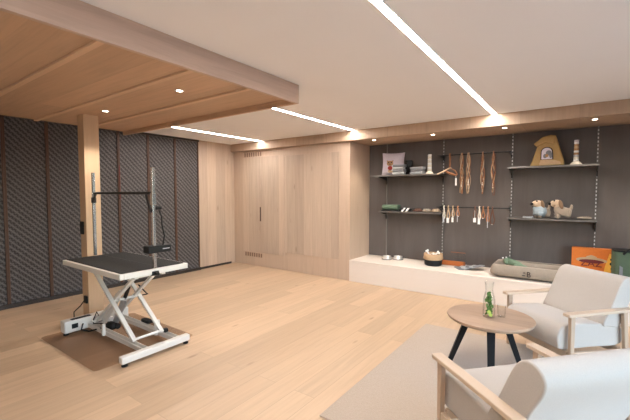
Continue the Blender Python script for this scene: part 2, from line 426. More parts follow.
# ------------------------------------------------------------------ post
po = thing('wooden_post', 'square pale oak post holding up the canopy behind the grooming table', 'post', (-4.665, 1.93, 0))
box('shaft', 'post_wood', -.075, .080, -.082, .082, 0.001, HU - .001, po, .003)
box('switch_plate', 'black', -.07, .02, -.092, -.0825, 1.02, 1.17, po, .003)
so = box('socket', 'black', .0, .066, -.105, -.0825, .215, .30, po, .004)
m = MB(); m.tube([(-4.63, 1.82, .25), (-4.615, 1.77, .20), (-4.575, 1.69, .16), (-4.525, 1.67, .06), (-4.47, 1.66, .012), (-4.44, 1.66, .02), (-4.43, 1.66, .05)], .006, 8)
tag(m.build('power_cable', 'black'), 'thin black power cable hanging from the post socket to the grooming table base', 'cable')

# ------------------------------------------------------------------ thin brown see-through sheet
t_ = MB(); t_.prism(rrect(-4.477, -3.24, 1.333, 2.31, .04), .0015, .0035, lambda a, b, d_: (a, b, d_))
tag(t_.build('floor_sheet', 'film', smooth=0), 'thin see-through brown sheet on the floor under the grooming table', 'mat')

# ------------------------------------------------------------------ grooming table (origin at its floor centre)
GX, GY = -3.755, 1.852
gt = thing('grooming_table', 'white electric scissor-lift dog grooming table with black top', 'grooming table', (GX, GY, 0.0035))
L2, W2, TZ = .605, .335, .797
m = MB()
m.box(-L2, L2, -W2, -W2 + .035, TZ - .05, TZ); m.box(-L2, L2, W2 - .035, W2, TZ - .05, TZ)
m.box(-L2, -L2 + .035, -W2 + .0351, W2 - .0351, TZ - .05, TZ); m.box(L2 - .035, L2, -W2 + .0351, W2 - .0351, TZ - .05, TZ)
m.box(-L2 + .03, L2 - .03, -W2 + .03, W2 - .03, TZ - .045, TZ - .012)
tt = m.build('table_top', 'white_steel', gt, .005)
m = MB(); m.prism(rrect(-L2 + .025, L2 - .025, -W2 + .025, W2 - .025, .02), TZ + .0005, TZ + .006, lambda a, b, d_: (a, b, d_))
mt = m.build('rubber_mat', 'mat_rubber', gt, .002)
box('centre_groove', 'black', -L2 + .03, L2 - .03, .035, .043, TZ + .006, TZ + .0072, mt)
# under-frame rails
for y_ in (-.135, .135):
    box('upper_rail', 'white_steel', -.50, .50, y_ - .02, y_ + .02, TZ - .09, TZ - .051, gt, .003)
# base
box('end_bar', 'white_steel', L2 - .02, L2 + .045, -.355, .315, .028, .088, gt, .008)
mb = box('motor_housing', 'white_steel', -L2 - .03, -L2 + .085, -.365, .30, .03, .155, gt, .01)
box('switch_panel', 'black', -L2 + .086, -L2 + .09, -.30, -.24, .07, .12, mb, .002)
box('socket', 'black', -L2 + .086, -L2 + .092, -.06, .04, .07, .11, mb, .002)
box('top_recess', 'black', -L2 + .02, -L2 + .07, -.29, -.10, .155, .159, mb, .001)
for y_ in (-.115, .205):
    m = MB(); m.box(-L2 + .086, L2 - .021, y_ - .028, y_ + .028, .04, .048); m.box(-L2 + .086, L2 - .021, y_ - .028, y_ - .021, .0485, .085); m.box(-L2 + .086, L2 - .021, y_ + .021, y_ + .028, .0485, .085)
    m.build('base_rail', 'white_steel', gt, .002)
for x_, y_ in ((L2 + .012, -.32), (L2 + .012, .285), (-L2 + .02, -.33), (-L2 + .02, .27)):
    f_ = MB(); f_.lathe([(0, 0), (.026, 0), (.026, .010), (.012, .016), (.010, .032), (0, .032)], 18, (x_, y_, 0)); f_.build('foot', 'black', gt)
# scissor arms
for y_, yb in ((-.115, -.075), (.165, .125)):
    MB().bar((-.43, y_, .70), (.40, y_, .10), .026, .040, (0, 1, 0)).build('scissor_arm', 'white_steel', gt, .004)
    MB().bar((-.47, yb, .10), (.36, yb, .70), .026, .040, (0, 1, 0)).build('scissor_arm', 'white_steel', gt, .004)
for (x_, z_) in ((.385, .11), (-.45, .11), (-.415, .69), (.345, .69), (-.03, .405)):
    MB().tube([(x_, -.13, z_), (x_, .18, z_)], .013, 10).build('cross_rod', 'white_steel', gt)
pl = MB(); pl.prism([(-.40, .13), (-.30, .10), (.02, .42), (.02, .52), (-.06, .47)], -.06, -.05, lambda a, b, d_: (a, d_, b)); pl.build('lift_plate', 'white_steel', gt, .003)
# actuator
ac = MB(); ac.tube([(-.25, .02, .10), (-.04, .02, .40)], .032, 16); ac = ac.build('actuator', 'alu', gt)
MB().tube([(-.065, .02, .365), (.05, .02, .535)], .019, 14).build('piston_cover', 'black', ac)
mo = MB(); mo.ball((-.24, -.03, .085), (.085, .05, .045), 2); mo.tube([(-.31, -.03, .085), (-.15, .0, .09)], .03, 12); mo.build('motor', 'black', ac)
pd = MB(); pd.prism(rrect(-.08, .08, -.035, .035, .03), 0, .03, lambda a, b, d_: (a - .02, b + .245, .09 + d_)); pd.build('foot_pedal', 'black', gt, .006)
for x_, y_ in ((-.12, -.16), (.22, .23), (.30, .16)):
    MB().lathe([(0, .0), (.018, .0), (.018, .115), (.014, .12), (0, .12)], 14, (x_, y_, .048)).build('bump_stop', 'white_steel', gt)
MB().tube([(-.50, -.20, .10), (-.44, -.24, .06), (-.36, -.20, .05), (-.29, -.10, .07), (-.26, -.05, .09)], .008, 8).build('motor_cable', 'black', gt)
MB().tube([(-.515, -.03, .13), (-.50, -.06, .19), (-.49, -.10, .12), (-.42, -.13, .10), (-.33, -.07, .10)], .006, 8).build('control_cable', 'black', gt)
MB().tube([(.09, .1, .55), (.12, .16, .46), (.05, .22, .42), (-.02, .2, .40)], .006, 8).build('piston_cable', 'black', gt)
box('roller', 'black', .375, .42, .185, .225, .086, .125, gt, .008)
# grooming posts, bar and control box
def gpost(x_, y_, z1):
    p_ = box('grooming_post', 'chrome', x_ - .014, x_ + .014, y_ - .014, y_ + .014, TZ + .007, z1, gt, .003)
    return p_
pL = gpost(-L2 + .005, -.014, 1.724); pR = gpost(L2 - .005, -.014, 1.731)
m = MB()
for k in range(22): m.box(L2 - .0135, L2 + .0035, .0005, .002, 1.33 + k * .018, 1.339 + k * .018)
m.build('height_notches', 'black', pR)
box('clamp', 'black', L2 - .03, L2 + .012, -.045, .02, TZ - .06, TZ - .02, pR, .004)
MB().tube([(L2 + .012, -.013, TZ - .04), (L2 + .05, -.013, TZ - .04)], .016, 12).build('clamp_knob', 'black', pR)
cb = MB(); cb.bar((-L2 + .02, -.014, 1.497), (L2 - .02, -.014, 1.497), .024, .024)
cb = cb.build('crossbar', 'black_metal', gt, .003)
for s_, px in ((1, -L2 + .005), (-1, L2 - .005)):
    MB().bar((px + s_ * .012, -.034, 1.40 if s_ > 0 else 1.32), (px + s_ * .095, -.030, 1.488), .016, .018).build('brace', 'black_metal', cb, .002)
    box('sleeve', 'black_metal' if s_ > 0 else 'chrome', px - .020, px + .020, -.034, .006, 1.39, 1.50 if s_ < 0 else 1.45, cb, .003)
MB().tube([(L2 + .0, .006, 1.36), (L2, .055, 1.36)], .016, 12).build('lock_knob', 'black', cb)
bx = box('control_box', 'black', L2 - .075, L2 + .02, -.085, .145, .945, 1.012, gt, .008)
box('label_plate', 'light_grey', L2 + .0202, L2 + .0212, .055, .125, .975, .983, bx)
MB().tube([(L2 + .01, .03, 1.34), (L2 + .02, .05, 1.28), (L2 + .015, .055, 1.20), (L2 + .02, .075, 1.10), (L2 + .0, .07, 1.01)], .007, 8).build('coiled_cable', 'black', bx)

# ------------------------------------------------------------------ bench and shelf niche
bn = thing('display_bench', 'long low whitewashed bench along the foot of the shelf wall', 'bench', (0, 0, 0))
box('plinth', 'bench_wood', XE + .001, XR - .001, 5.330, YB - .001, .001, .330, bn, .002)
box('bench_top', 'bench_wood', XE + .001, XR - .001, 5.326, YB - .001, .331, .360, bn, .003)
# slotted uprights
t = NT('slotted rail'); o = t.sep(t.obj()); fz = t.math('FRACT', t.math('DIVIDE', o[2], .050))
sl = t.math('LESS_THAN', fz, .5); ctr = t.math('LESS_THAN', t.math('ABSOLUTE', o[0]), .006)
c = t.mix(t.math('MULTIPLY', sl, ctr), (.13, .115, .10), (.62, .60, .58)); M['rail'] = t.bsdf(c, .4, .3)
ups = [(-2.771, 'slotted metal wall upright behind the lilac cushion, leftmost of four'), (-1.777, 'slotted metal wall upright at left end of the hanging rails'),
       (-.786, 'slotted metal wall upright at right end of the hanging rails'), (.203, 'slotted metal wall upright right of the golden bag, rightmost of four')]
for x_, lb in ups:
    u_ = thing('shelf_upright', lb, 'shelf upright', (x_, YB, .361), 0, 'slotted uprights on the niche wall')
    m = MB(); m.box(-.0085, .0085, -.016, -.0005, .001, 2.008)
    u_2 = m.build('rail', 'rail', u_, .001)
    if abs(x_ + 2.771) < .01: u_2.data.materials[0] = M['dull_rail']

def shelf(x0, x1, yf, z, brx, label):
    t_ = thing('wall_shelf', label, 'shelf', ((x0 + x1) / 2, YB, z), 0, 'wall shelves in the niche')
    cx = (x0 + x1) / 2
    box('board', 'shelf', x0 - cx, x1 - cx, yf - YB + .004, -.017, -.018, 0, t_, .002)
    box('front_edge', 'shelf_edge_lit', x0 - cx, x1 - cx, yf - YB, yf - YB + .0035, -.022, .002, t_, .001)
    for b_ in brx:
        D = yf + .05 - YB
        m = MB(); m.prism([(-.017, -.019), (D, -.019), (D, -.030), (-.06, -.075), (-.035, -.15), (-.017, -.15)], b_ - cx - .006, b_ - cx + .006, lambda a, b, d_: (d_, a, b))
        m.build('bracket', 'black_metal', t_, .001)
L1Z, R1Z, L2Z, R2Z = 1.805, 1.866, 1.190, 1.155
shelf(-2.93, -1.73, 5.70, L1Z, (-2.771, -1.777), 'upper left dark wall shelf carrying the lilac cushion and folded textiles')
shelf(-2.80, -1.72, 5.755, L2Z, (-2.771, -1.777), 'lower left dark wall shelf carrying the green folded cloth')
shelf(-.805, .215, 5.73, R1Z, (-.786, .203), 'upper right dark wall shelf carrying the golden bag')
shelf(-.80, .215, 5.755, R2Z, (-.786, .203), 'lower right dark wall shelf carrying the two plush dogs')

def hrail(x0, x1, y, z, label):
    t_ = thing('hanging_rail', label, 'hanging rail', ((x0 + x1) / 2, YB, z), 0, 'black hanging rails'); h = (x1 - x0) / 2
    m = MB(); m.tube([(-h, y - YB, 0), (h, y - YB, 0)], .0095, 12); m.build('bar', 'black_metal', t_)
    for s_ in (-1, 1):
        m = MB(); xx = s_ * (h - .03)
        m.prism([(-.017, .03), (-.05, .022), (y - YB + .012, .011), (y - YB + .012, -.011), (-.05, -.028), (-.017, -.07)], xx - .006, xx + .006, lambda a, b, d_: (d_, a, b))
        m.build('bracket', 'black_metal', t_, .001)
RY = 5.80
hrail(-1.80, -.765, RY, 2.088, 'upper black hanging rail with long leashes between the shelves')
hrail(-1.80, -.765, RY, 1.283, 'lower black hanging rail with short tagged collars between the shelves')

# ------------------------------------------------------------------ leashes and collars
for k, c_ in dict(lead_brown=(.27, .115, .05), lead_tan=(.36, .23, .13), lead_rope=(.42, .31, .21)).items(): M[k] = plain(k, c_, .6, 0, .2, 60, .3)
def leash(x, length, seed, label, mats, spread=.024, z=2.088):
    r_ = random.Random(seed)
    t_ = thing('dog_leash', label, 'dog leash', (x, RY, z), 0, 'long leashes on the upper rail')
    for k in range(4):
        ph = r_.uniform(0, 6); L_ = length * r_.uniform(.72, 1.0); x0 = r_.uniform(-spread, spread) * .5
        top = [(x0 + .0, .018 * math.cos(a), .018 * math.sin(a)) for a in (math.pi, math.pi * .75, math.pi * .5, math.pi * .25, 0)]
        pts_d = []
        for side in (0, 1):
            p_ = []
            for i in range(1, 15):
                f_ = i / 14
                p_.append((x0 + math.sin(ph + f_ * 7 + side * 2.4) * spread * (.35 + .6 * math.sin(f_ * 3.14)), (-.018 if side == 0 else .018) + .006 * math.cos(ph + f_ * 8), -f_ * L_))
            pts_d.append(p_)
        path = pts_d[0][::-1] + top + pts_d[1]
        MB().tube(path, .0042 if k % 2 else .0058, 6).build('strap', mats[k % len(mats)], t_)
    c_ = MB(); c_.tube([(0, .0, -length * .62), (0, -.012, -length * .74)], .009, 8); c_.ball((0, -.012, -length * .77), .012, 1)
    c_.build('clasp', 'cream', t_)
leash(-1.43, .62, 1, 'long brown and cream braided leash, left one of the left pair on upper rail', ['lead_brown', 'lead_rope', 'lead_tan', 'lead_brown'])
leash(-1.335, .60, 2, 'long brown and cream braided leash, right one of the left pair on upper rail', ['lead_tan', 'lead_rope', 'lead_brown', 'lead_rope'])
leash(-1.135, .60, 3, 'long dark brown leash, left one of the right pair on upper rail', ['lead_brown', 'strap_dark', 'lead_rope', 'lead_brown'])
leash(-.995, .66, 4, 'long brown leash hanging lowest, rightmost on the upper rail', ['lead_brown', 'lead_rope', 'strap_dark', 'lead_tan'])
# harness on the left
hn = thing('dog_harness', 'tan and orange dog harness with white tag at left end of upper rail', 'dog harness', (-1.61, RY, 2.088), 0)
MB().tube([(0, -.013, -.20), (.005, -.02, -.10), (0, -.022, 0), (0, -.0155, .0155), (0, 0, .022), (0, .0155, .0155), (0, .022, 0), (-.004, .02, -.10), (.0, .010, -.21)], .011, 8).build('loop_strap', 'lead_brown', hn)
MB().tube([(-.16, -.10, -.295), (-.10, -.09, -.27), (-.04, -.05, -.23), (0, -.02, -.205), (.03, -.02, -.20)], [.012, .014, .013, .012, .008], 8).build('pale_strap', 'lead_rope', hn)
MB().tube([(-.05, -.04, -.25), (.0, -.05, -.275), (.06, -.05, -.30), (.10, -.04, -.315), (.12, -.03, -.30), (.08, -.01, -.24), (.01, -.005, -.205)], [.012, .017, .018, .014, .010, .009, .008], 8).build('chest_strap', 'lead_brown', hn)
tg = MB(); tg.box(.095, .118, -.046, -.042, -.47, -.36); tg.tube([(.107, -.044, -.36), (.10, -.04, -.31)], .002, 6); tg.build('price_tag', 'white_item', hn)

def collar(x, drop, w, mat, tagmat, tagw, tagz, tagl, label):
    t_ = thing('dog_collar', label, 'dog collar', (x, RY, 1.283), 0, 'short collars on the lower rail')
    # narrow hanging loop over the bar
    loop = [(w * .5, -.006, -drop), (w * .8, -.012, -drop * .75), (w * .35, -.015, -drop * .35), (0, -.019, 0), (0, -.0135, .0135), (0, 0, .019), (0, .0135, .0135), (0, .019, 0), (-w * .35, .014, -drop * .35), (-w * .8, .008, -drop * .75), (-w * .5, .0, -drop), (0, -.003, -drop * 1.06), (w * .5, -.006, -drop)]
    MB().tube(loop, .0085, 8).build('strap', mat, t_)
    MB().lathe([(.006, -.006), (.014, -.006), (.014, .006), (.006, .006)], 10, (0, -.004, -drop * 1.06)).build('buckle', 'chrome', t_)
    if tagmat:
        m = MB(); tagl *= .68; tagz -= .035; tagw *= .9; m.box(-tagw / 2, tagw / 2, -.026, -.023, tagz - tagl, tagz); m.tube([(0, -.022, tagz), (0, -.016, -.03)], .002, 6)
        m.build('price_tag', tagmat, t_)
collar(-1.686, 0.175, 0.023, 'cream', 'light_grey', .030, -.12, .12, 'pale collar with grey tag, first from the left on lower rail')
collar(-1.620, 0.175, 0.034, 'tan', 'white_item', .042, -.13, .115, 'tan collar with wide white tag, second from the left on lower rail')
collar(-1.550, 0.135, 0.028, 'tan', 'white_item', .034, -.12, .11, 'tan collar with white tag, third from the left on lower rail')
collar(-1.478, 0.125, 0.030, 'strap', 'light_grey', .012, -.10, .13, 'small brown collar with thin tag, fourth from the left on lower rail')
collar(-1.230, 0.145, 0.030, 'strap_dark', 'white_item', .044, -.12, .09, 'dark collar with white tag, left end of the right group on lower rail')
collar(-1.170, 0.165, 0.023, 'cream', 'white_item', .036, -.12, .13, 'cream collar with long white tag, second in the right group on lower rail')
collar(-1.118, 0.145, 0.030, 'strap', None, 0, 0, 0, 'short brown collar without a tag in middle of the right group')
collar(-1.053, 0.195, 0.025, 'strap', 'light_grey', .012, -.16, .14, 'brown collar with thin grey tag, second from right on lower rail')
collar(-0.993, 0.225, 0.039, 'strap_dark', None, 0, 0, 0, 'thick dark brown collar, rightmost on the lower rail')

# ------------------------------------------------------------------ shelf goods, upper left
def pillow_mesh(w, h, d, n=14, pinch=.07):
    bm = bmesh.new(); grid = {}
    for s_ in (1, -1):
        for i in range(n + 1):
            for j in range(n + 1):
                u, v_ = -1 + 2 * i / n, -1 + 2 * j / n
                edge = i in (0, n) or j in (0, n)
                if s_ == -1 and edge: grid[(s_, i, j)] = grid[(1, i, j)]; continue
                k = 1 - pinch * (1 - max(0, 1 - abs(u * v_)) ) * 0 
                px = u * w / 2 * (1 - pinch * (1 - v_ * v_) * abs(u) ** 3); pz = v_ * h / 2 * (1 - pinch * (1 - u * u) * abs(v_) ** 3)
                th = d / 2 * ((1 - u ** 2) * (1 - v_ ** 2)) ** .45
                grid[(s_, i, j)] = bm.verts.new((px, -s_ * th, pz))
        for i in range(n):
            for j in range(n):
                q = [grid[(s_, i, j)], grid[(s_, i + 1, j)], grid[(s_, i + 1, j + 1)], grid[(s_, i, j + 1)]]
                bm.faces.new(q if s_ == 1 else q[::-1])
    m = MB(); m.bm.free(); m.bm = bm; return m
cu = thing('cushion', 'lilac square cushion printed with a small dog, on upper left shelf', 'cushion', (-2.61, 5.952, L1Z + .203), 0)
cu.rotation_euler = (R(-9), 0, R(14))
pillow_mesh(.39, .40, .13).build('cover', 'lilac', cu)
def disc(cx, cz, rx, rz, y0, y1): 
    return [(cx + rx * math.cos(2 * math.pi * k / 18), cz + rz * math.sin(2 * math.pi * k / 18)) for k in range(18)], y0, y1
def decal(parent, name, mat, shapes):
    m = MB()
    for poly, y0, y1 in shapes: m.prism(poly, y0, y1, lambda a, b, d_: (a, d_, b))
    return m.build(name, mat, parent, smooth=0)
hp = decal(cu, 'printed_dog_head', 'brown_face', [disc(-.045, -.005, .055, .045, -.073, -.060), ([(-.105, .05), (-.085, .0), (-.06, .035)], -.073, -.06), ([(.015, .05), (-.005, .0), (-.03, .035)], -.073, -.06)])
decal(hp, 'printed_eyes', 'dark_ink', [disc(-.068, .008, .012, .010, -.075, -.072), disc(-.022, .008, .012, .010, -.075, -.072), disc(-.045, -.02, .010, .009, -.075, -.072)])
decal(cu, 'printed_scarf', 'red', [disc(-.04, -.085, .042, .035, -.071, -.055)])
decal(cu, 'printed_dog_legs', 'tan', [disc(-.05, -.14, .03, .025, -.058, -.04), disc(.0, -.145, .022, .02, -.058, -.04)])

def folded(name, label, cat, loc, rz, w, d, hs, mats, group=None, parent=None):
    """a flat folded textile: rounded fold front, layered"""
    t_ = thing(name, label, cat, loc, rz, group) if parent is None else parent
    return t_
def fold_mesh(w, d, h):
    m = MB()
    r = h / 2
    prof = arc(-d / 2 + r, r, r, 90, 270, 6) + [(d / 2, 0.001), (d / 2, h * .42), (-d / 2 + r * 1.5, h * .46), (-d / 2 + r * 1.5, h * .54), (d / 2, h * .58), (d / 2, h)]
    m.prism(prof, -w / 2, w / 2, lambda a, b, d_: (d_, a, b)); return m
def folded_stack(x, y, z, layers, label_fn, group):
    zz = z
    for i, (w, d, h, mat, dx, rz) in enumerate(layers):
        o_ = fold_mesh(w, d, h).build('folded_blanket', mat, None, .004, 2)
        o_.location = (x + dx, y, zz + .0005); o_.rotation_euler = (0, 0, R(rz))
        tag(o_, label_fn[i], 'folded blanket', group); zz += h + .001
folded_stack(-2.425, 5.762, L1Z + .002, [(.20, .105, .042, 'light_grey', 0, 3), (.20, .105, .045, 'grey_cloth', .005, -2), (.19, .105, .040, 'light_grey', -.005, 2), (.205, .105, .038, 'grey_cloth', .012, 4)],
    ['light grey folded blanket, bottom of the stack in front of the cushion', 'darker grey folded blanket, second from bottom in front of the cushion', 'light grey folded blanket, third from bottom in front of the cushion', 'dark grey folded blanket, topmost of the stack in front of the cushion'], 'folded blankets by the cushion')
folded_stack(-2.125, 5.82, L1Z + .002, [(.205, .16, .045, 'light_grey', 0, -3), (.195, .16, .040, 'grey_cloth', .004, 2), (.205, .16, .032, 'light_grey', .002, -6)],
    ['light grey folded blanket at the bottom of the stack beside the white ringed column', 'dark grey folded blanket in the middle of the stack beside the white ringed column', 'light grey folded blanket on top of the stack beside the white ringed column'], 'folded blankets by the white column')
bk = MB(); bk.prism(rrect(-.06, .06, 0, .25, .02), -.02, .02, lambda a, b, d_: (a, d_, b)); bk = bk.build('black_slab', 'black', None, .008)  # rounded black slab standing between the two blanket stacks
bk.location = (-2.325, 5.95, L1Z + .001); tag(bk, 'upright black slab behind the grey blankets on upper left shelf', 'pouch')

def ringed(name, label, loc, bands, r=.034, h=.33, foot=.062):
    t_ = thing(name, label, 'column', loc)
    MB().lathe([(0, 0), (foot, 0), (foot, .012), (foot * .75, .03), (r * 1.05, .05), (0, .05)], 24).build('base', 'cream', t_)
    n = len(bands); hh = (h - .05) / n
    for i, b_ in enumerate(bands):
        rr = r * (1 - .12 * i / n); z0 = .0505 + i * hh
        MB().lathe([(0, z0), (rr * .85, z0), (rr, z0 + hh * .25), (rr, z0 + hh * .7), (rr * .85, z0 + hh - .0008), (0, z0 + hh - .0008)], 20).build('ring', b_, t_)
ringed('ringed_column', 'white ringed column on a flared foot at right end of upper left shelf', (-1.935, 5.83, L1Z + .001), ['cream', 'white_item', 'cream', 'white_item', 'cream', 'white_item', 'cream', 'white_item'], .034, .315, .062)
ringed('ringed_column', 'cream and rust banded column on a flared foot beside the golden bag', (-.025, 5.85, R1Z + .001), ['white_item', 'cream', 'light_grey', 'brown_face', 'white_item', 'brown_face', 'tan', 'brown_face', 'white_item', 'lilac'], .030, .325, .066)

# golden bag
bg = thing('treat_bag', 'golden brown bag with folded-over top and arched dog picture on upper right shelf', 'bag', (-.345, 5.86, R1Z + .002), 0)
prof = [(-.195, .0), (.195, 0), (.192, .06), (.10, .385), (.05, .405), (-.02, .395), (-.10, .33), (-.12, .25)]
m = MB(); m.prism(prof, -.06, .06, lambda a, b, d_: (a, d_ * (1 - b * 1.5), b)); m.build('body', 'gold', bg, .018, 4)
m = MB(); m.prism([(-.155, .305), (-.125, .265), (-.02, .315), (.075, .29), (.10, .395), (.04, .412), (-.05, .392)], -.055, -.028, lambda a, b, d_: (a, d_, b)); m.build('folded_top', 'gold', bg, .008, 3)
arch = [(-.072, .085)] + [(.065 * math.cos(R(a)) * 1.05 - .002, .19 + .06 * math.sin(R(a))) for a in range(180, -1, -15)][::1] + [(.072, .085)]
pa = MB(); pa.prism(arch, -.064, -.050, lambda a, b, d_: (a, d_, b)); pa = pa.build('picture_arch', 'dark_ink', bg, .002)
arch2 = [(x_ * .86, .088 + (z_ - .085) * .92) for x_, z_ in arch]
m = MB(); m.prism(arch2, -.066, -.063, lambda a, b, d_: (a, d_, b)); m.build('picture_ground', 'lilac', pa)
decal(pa, 'pictured_dog', 'grey_cloth', [disc(.02, .17, .033, .035, -.069, -.065), disc(.045, .14, .018, .04, -.069, -.065), disc(-.02, .13, .022, .03, -.069, -.065)])
decal(pa, 'pictured_muzzle', 'brown_face', [disc(.0, .135, .018, .022, -.072, -.068)])
m = MB(); m.prism([(-.09, .012), (.16, .012), (.15, .055), (.06, .08), (-.07, .078)], -.065, -.055, lambda a, b, d_: (a, d_, b)); m.build('pale_patch', 'tan', bg, .003)

# ------------------------------------------------------------------ plush dogs
def skin_obj(name, verts, edges_, radii, mat, parent, root=0, sub=2):
    me = bpy.data.meshes.new(name); me.from_pydata(verts, edges_, []); o_ = bpy.data.objects.new(name, me); COL.objects.link(o_)
    o_.parent = parent; me.materials.append(M[mat])
    md = o_.modifiers.new('skin', 'SKIN'); md.use_smooth_shade = True
    sv = me.skin_vertices[0].data
    for i, r_ in enumerate(radii):
        sv[i].radius = (r_, r_) if not isinstance(r_, tuple) else r_; sv[i].use_root = (i == root)
    s_ = o_.modifiers.new('sub', 'SUBSURF'); s_.levels = sub; s_.render_levels = sub
    return o_
def plush_dog(label, loc, rz, body_mat, sweater, s=1.0):
    t_ = thing('plush_dog', label, 'plush toy', loc, rz, 'plush dogs on the lower right shelf'); t_.scale = (s, s, s)
    # faces -x ; body along x
    V = [(.055, 0, .085), (.0, 0, .088), (-.040, 0, .100), (-.050, 0, .150), (-.055, 0, .205), (-.095, 0, .195), (-.132, 0, .182),
         (-.045, -.038, .05), (-.052, -.042, .018), (-.045, .038, .05), (-.052, .042, .018), (.055, -.038, .05), (.050, -.042, .018), (.055, .038, .05), (.050, .042, .018),
         (.085, 0, .115), (.100, 0, .150), (.096, 0, .185), (-.070, -.042, .014), (-.070, .042, .014)]
    E_ = [(0, 1), (1, 2), (2, 3), (3, 4), (4, 5), (5, 6), (2, 7), (7, 8), (2, 9), (9, 10), (0, 11), (11, 12), (0, 13), (13, 14), (0, 15), (15, 16), (16, 17), (8, 18), (10, 19)]
    Rr = [.058, .056, .062, .052, .066, .048, .034, .032, .026, .032, .026, .034, .026, .034, .026, .022, .017, .013, .018, .018]
    b_ = skin_obj('body', V, E_, Rr, body_mat, t_, 1)
    MB().ball((-.140, 0, .192), (.020, .022, .018), 2).build('nose', 'black', t_)
    for sy_ in (-1, 1):
        MB().ball((-.098, sy_ * .042, .232), .010, 2).build('eye', 'black', t_)
        MB().ball((-.030, sy_ * .058, .185), (.024, .014, .062), 2, Matrix.Rotation(R(-16), 4, 'Y')).build('ear', 'plush_brown', t_)
    if sweater:
        m = MB(); m.tube([(-.052, 0, .160), (-.050, 0, .145), (-.040, 0, .105), (-.01, 0, .090), (.020, 0, .088)], [.058, .066, .078, .074, .068], 20, False)
        m.build('sweater', sweater, t_, solid=.006)
        for sy_ in (-1, 1):
            MB().tube([(-.045, sy_ * .036, .085), (-.052, sy_ * .041, .035)], [.045, .038], 14, False).build('sweater_sleeve', sweater, t_, solid=.004)
    return t_
plush_dog('plush dog in a pale blue-grey knitted sweater, left one on the shelf', (-.385, 5.86, R2Z + .002), R(36), 'plush', 'blue_knit', 1.02)
plush_dog('beige plush dog with brown ears and no sweater, right one on the shelf', (-.155, 5.86, R2Z + .002), R(14), 'plush', None, 1.05)
m = MB(); m.ball((0, 0, .020), (.085, .06, .020), 2); 
tag(m.build('folded_scarf', 'taupe', loc=(.085, 5.86, R2Z + .001)), 'low crumpled taupe cloth lying right of the beige plush dog', 'cloth')
m = MB(); m.tube([(-.045, 0, .012), (.045, .0, .012)], .011, 10); 
for sx_ in (-1, 1):
    for sy_ in (-1, 1): m.ball((sx_ * .05, sy_ * .012, .014), .0135, 2)
tag(m.build('bone_toy', 'light_grey', loc=(-.545, 5.80, R2Z + .001)), 'pale bone-shaped toy at the feet of the sweater dog', 'toy')

# ------------------------------------------------------------------ lower left shelf goods
m = fold_mesh(.31, .17, .022); o_ = m.build('folded_blanket', 'black', None, .004); o_.location = (-2.60, 5.87, L2Z + .002); tag(o_, 'black folded cloth under the green one on lower left shelf', 'folded cloth')
m = fold_mesh(.28, .16, .085); o_ = m.build('folded_blanket', 'green_cloth', None, .02, 4); o_.location = (-2.60, 5.86, L2Z + .026); o_.rotation_euler = (0, 0, R(3)); tag(o_, 'dark green thick folded cloth on lower left shelf', 'folded cloth')
pc = thing('toy_pouch', 'black soft pouch with two white diagonal stripes on lower left shelf', 'pouch', (-2.34, 5.84, L2Z + .002))
m = MB(); m.ball((0, 0, .032), (.12, .07, .032), 3); m.build('pouch_body', 'black', pc)
m = MB()
for k in (-.045, .025): m.prism([(k, .0), (k + .035, .0), (k + .085, .066), (k + .05, .066)], -.078, -.070, lambda a, b, d_: (a, d_, b))
m.build('white_stripes', 'white_item', pc, .002)
for i, (x_, w_, mt_, lb) in enumerate(((-2.13, .145, 'strap_dark', 'dark brown coiled strap beside the striped pouch on lower left shelf'), (-1.98, .15, 'taupe', 'taupe coiled strap in the middle of lower left shelf'), (-1.83, .14, 'lead_rope', 'pale tan coiled strap at right end of lower left shelf'))):
    m = MB(); pts = []
    for k in range(60):
        a = k * .42; pts.append((w_ * .5 * math.cos(a) * (1 - k / 140), .07 * math.sin(a) * (1 - k / 140), .010 + k * .0007))
    m.tube(pts, .009, 6); tag(m.build('coiled_leash', mt_, loc=(x_, 5.87, L2Z + .002)), lb, 'coiled leash', 'coiled straps on the lower left shelf')

# ------------------------------------------------------------------ bench goods
BZ = .361
def bowl(x, y, label):
    t_ = thing('dog_bowl', label, 'bowl', (x, y, BZ), 0, 'steel bowls on the bench')
    MB().lathe([(0, .001), (.078, .001), (.082, .006), (.066, .050), (.072, .054), (.074, .050)], 32).build('shell', 'bowl_steel', t_)
    MB().lathe([(.070, .0545), (.062, .046), (.050, .018), (0, .014)], 32).build('inside', 'bowl_steel', t_)
    MB().lathe([(.079, .0), (.086, .0), (.086, .008), (.0825, .010)], 32).build('rubber_ring', 'black', t_)
bowl(-2.645, 5.80, 'small shiny steel bowl on the bench, left of the two')
bowl(-2.475, 5.885, 'small shiny steel bowl on the bench, right of the two')
bs = thing('toy_basket', 'round tan and black woven basket full of toys on the bench', 'basket', (-1.825, 5.74, BZ)); bs.scale = (1.1, 1.1, 1.1)
MB().lathe([(0, .002), (.108, .002), (.118, .012), (.125, .082), (.1245, .085)], 36).build('black_lower_band', 'black', bs)
MB().lathe([(.1245, .0855), (.130, .125), (.130, .165), (.126, .172), (.119, .166), (.117, .10), (.112, .015)], 36).build('tan_upper_band', 'tan', bs)
m = MB()
for a in (20, 200):
    pts = [(.13 * math.cos(R(a + k)), .13 * math.sin(R(a + k)), .15 - .0 + (-.035 * math.cos(R(k * 4.5)) - .02)) for k in range(-20, 21, 5)]
    m.tube(pts, .008, 8)
m.build('handle', 'tan', bs)
m = MB(); m.lathe([(0, .09), (.116, .09)], 24); m.build('lining', 'taupe', bs)
def ball_toy(x, y, z, r, mat, label):
    m = MB(); m.ball((0, 0, 0), r, 2); o_ = m.build('ball_toy', mat, loc=(x, y, z)); tag(o_, label, 'toy', 'toys in the basket')
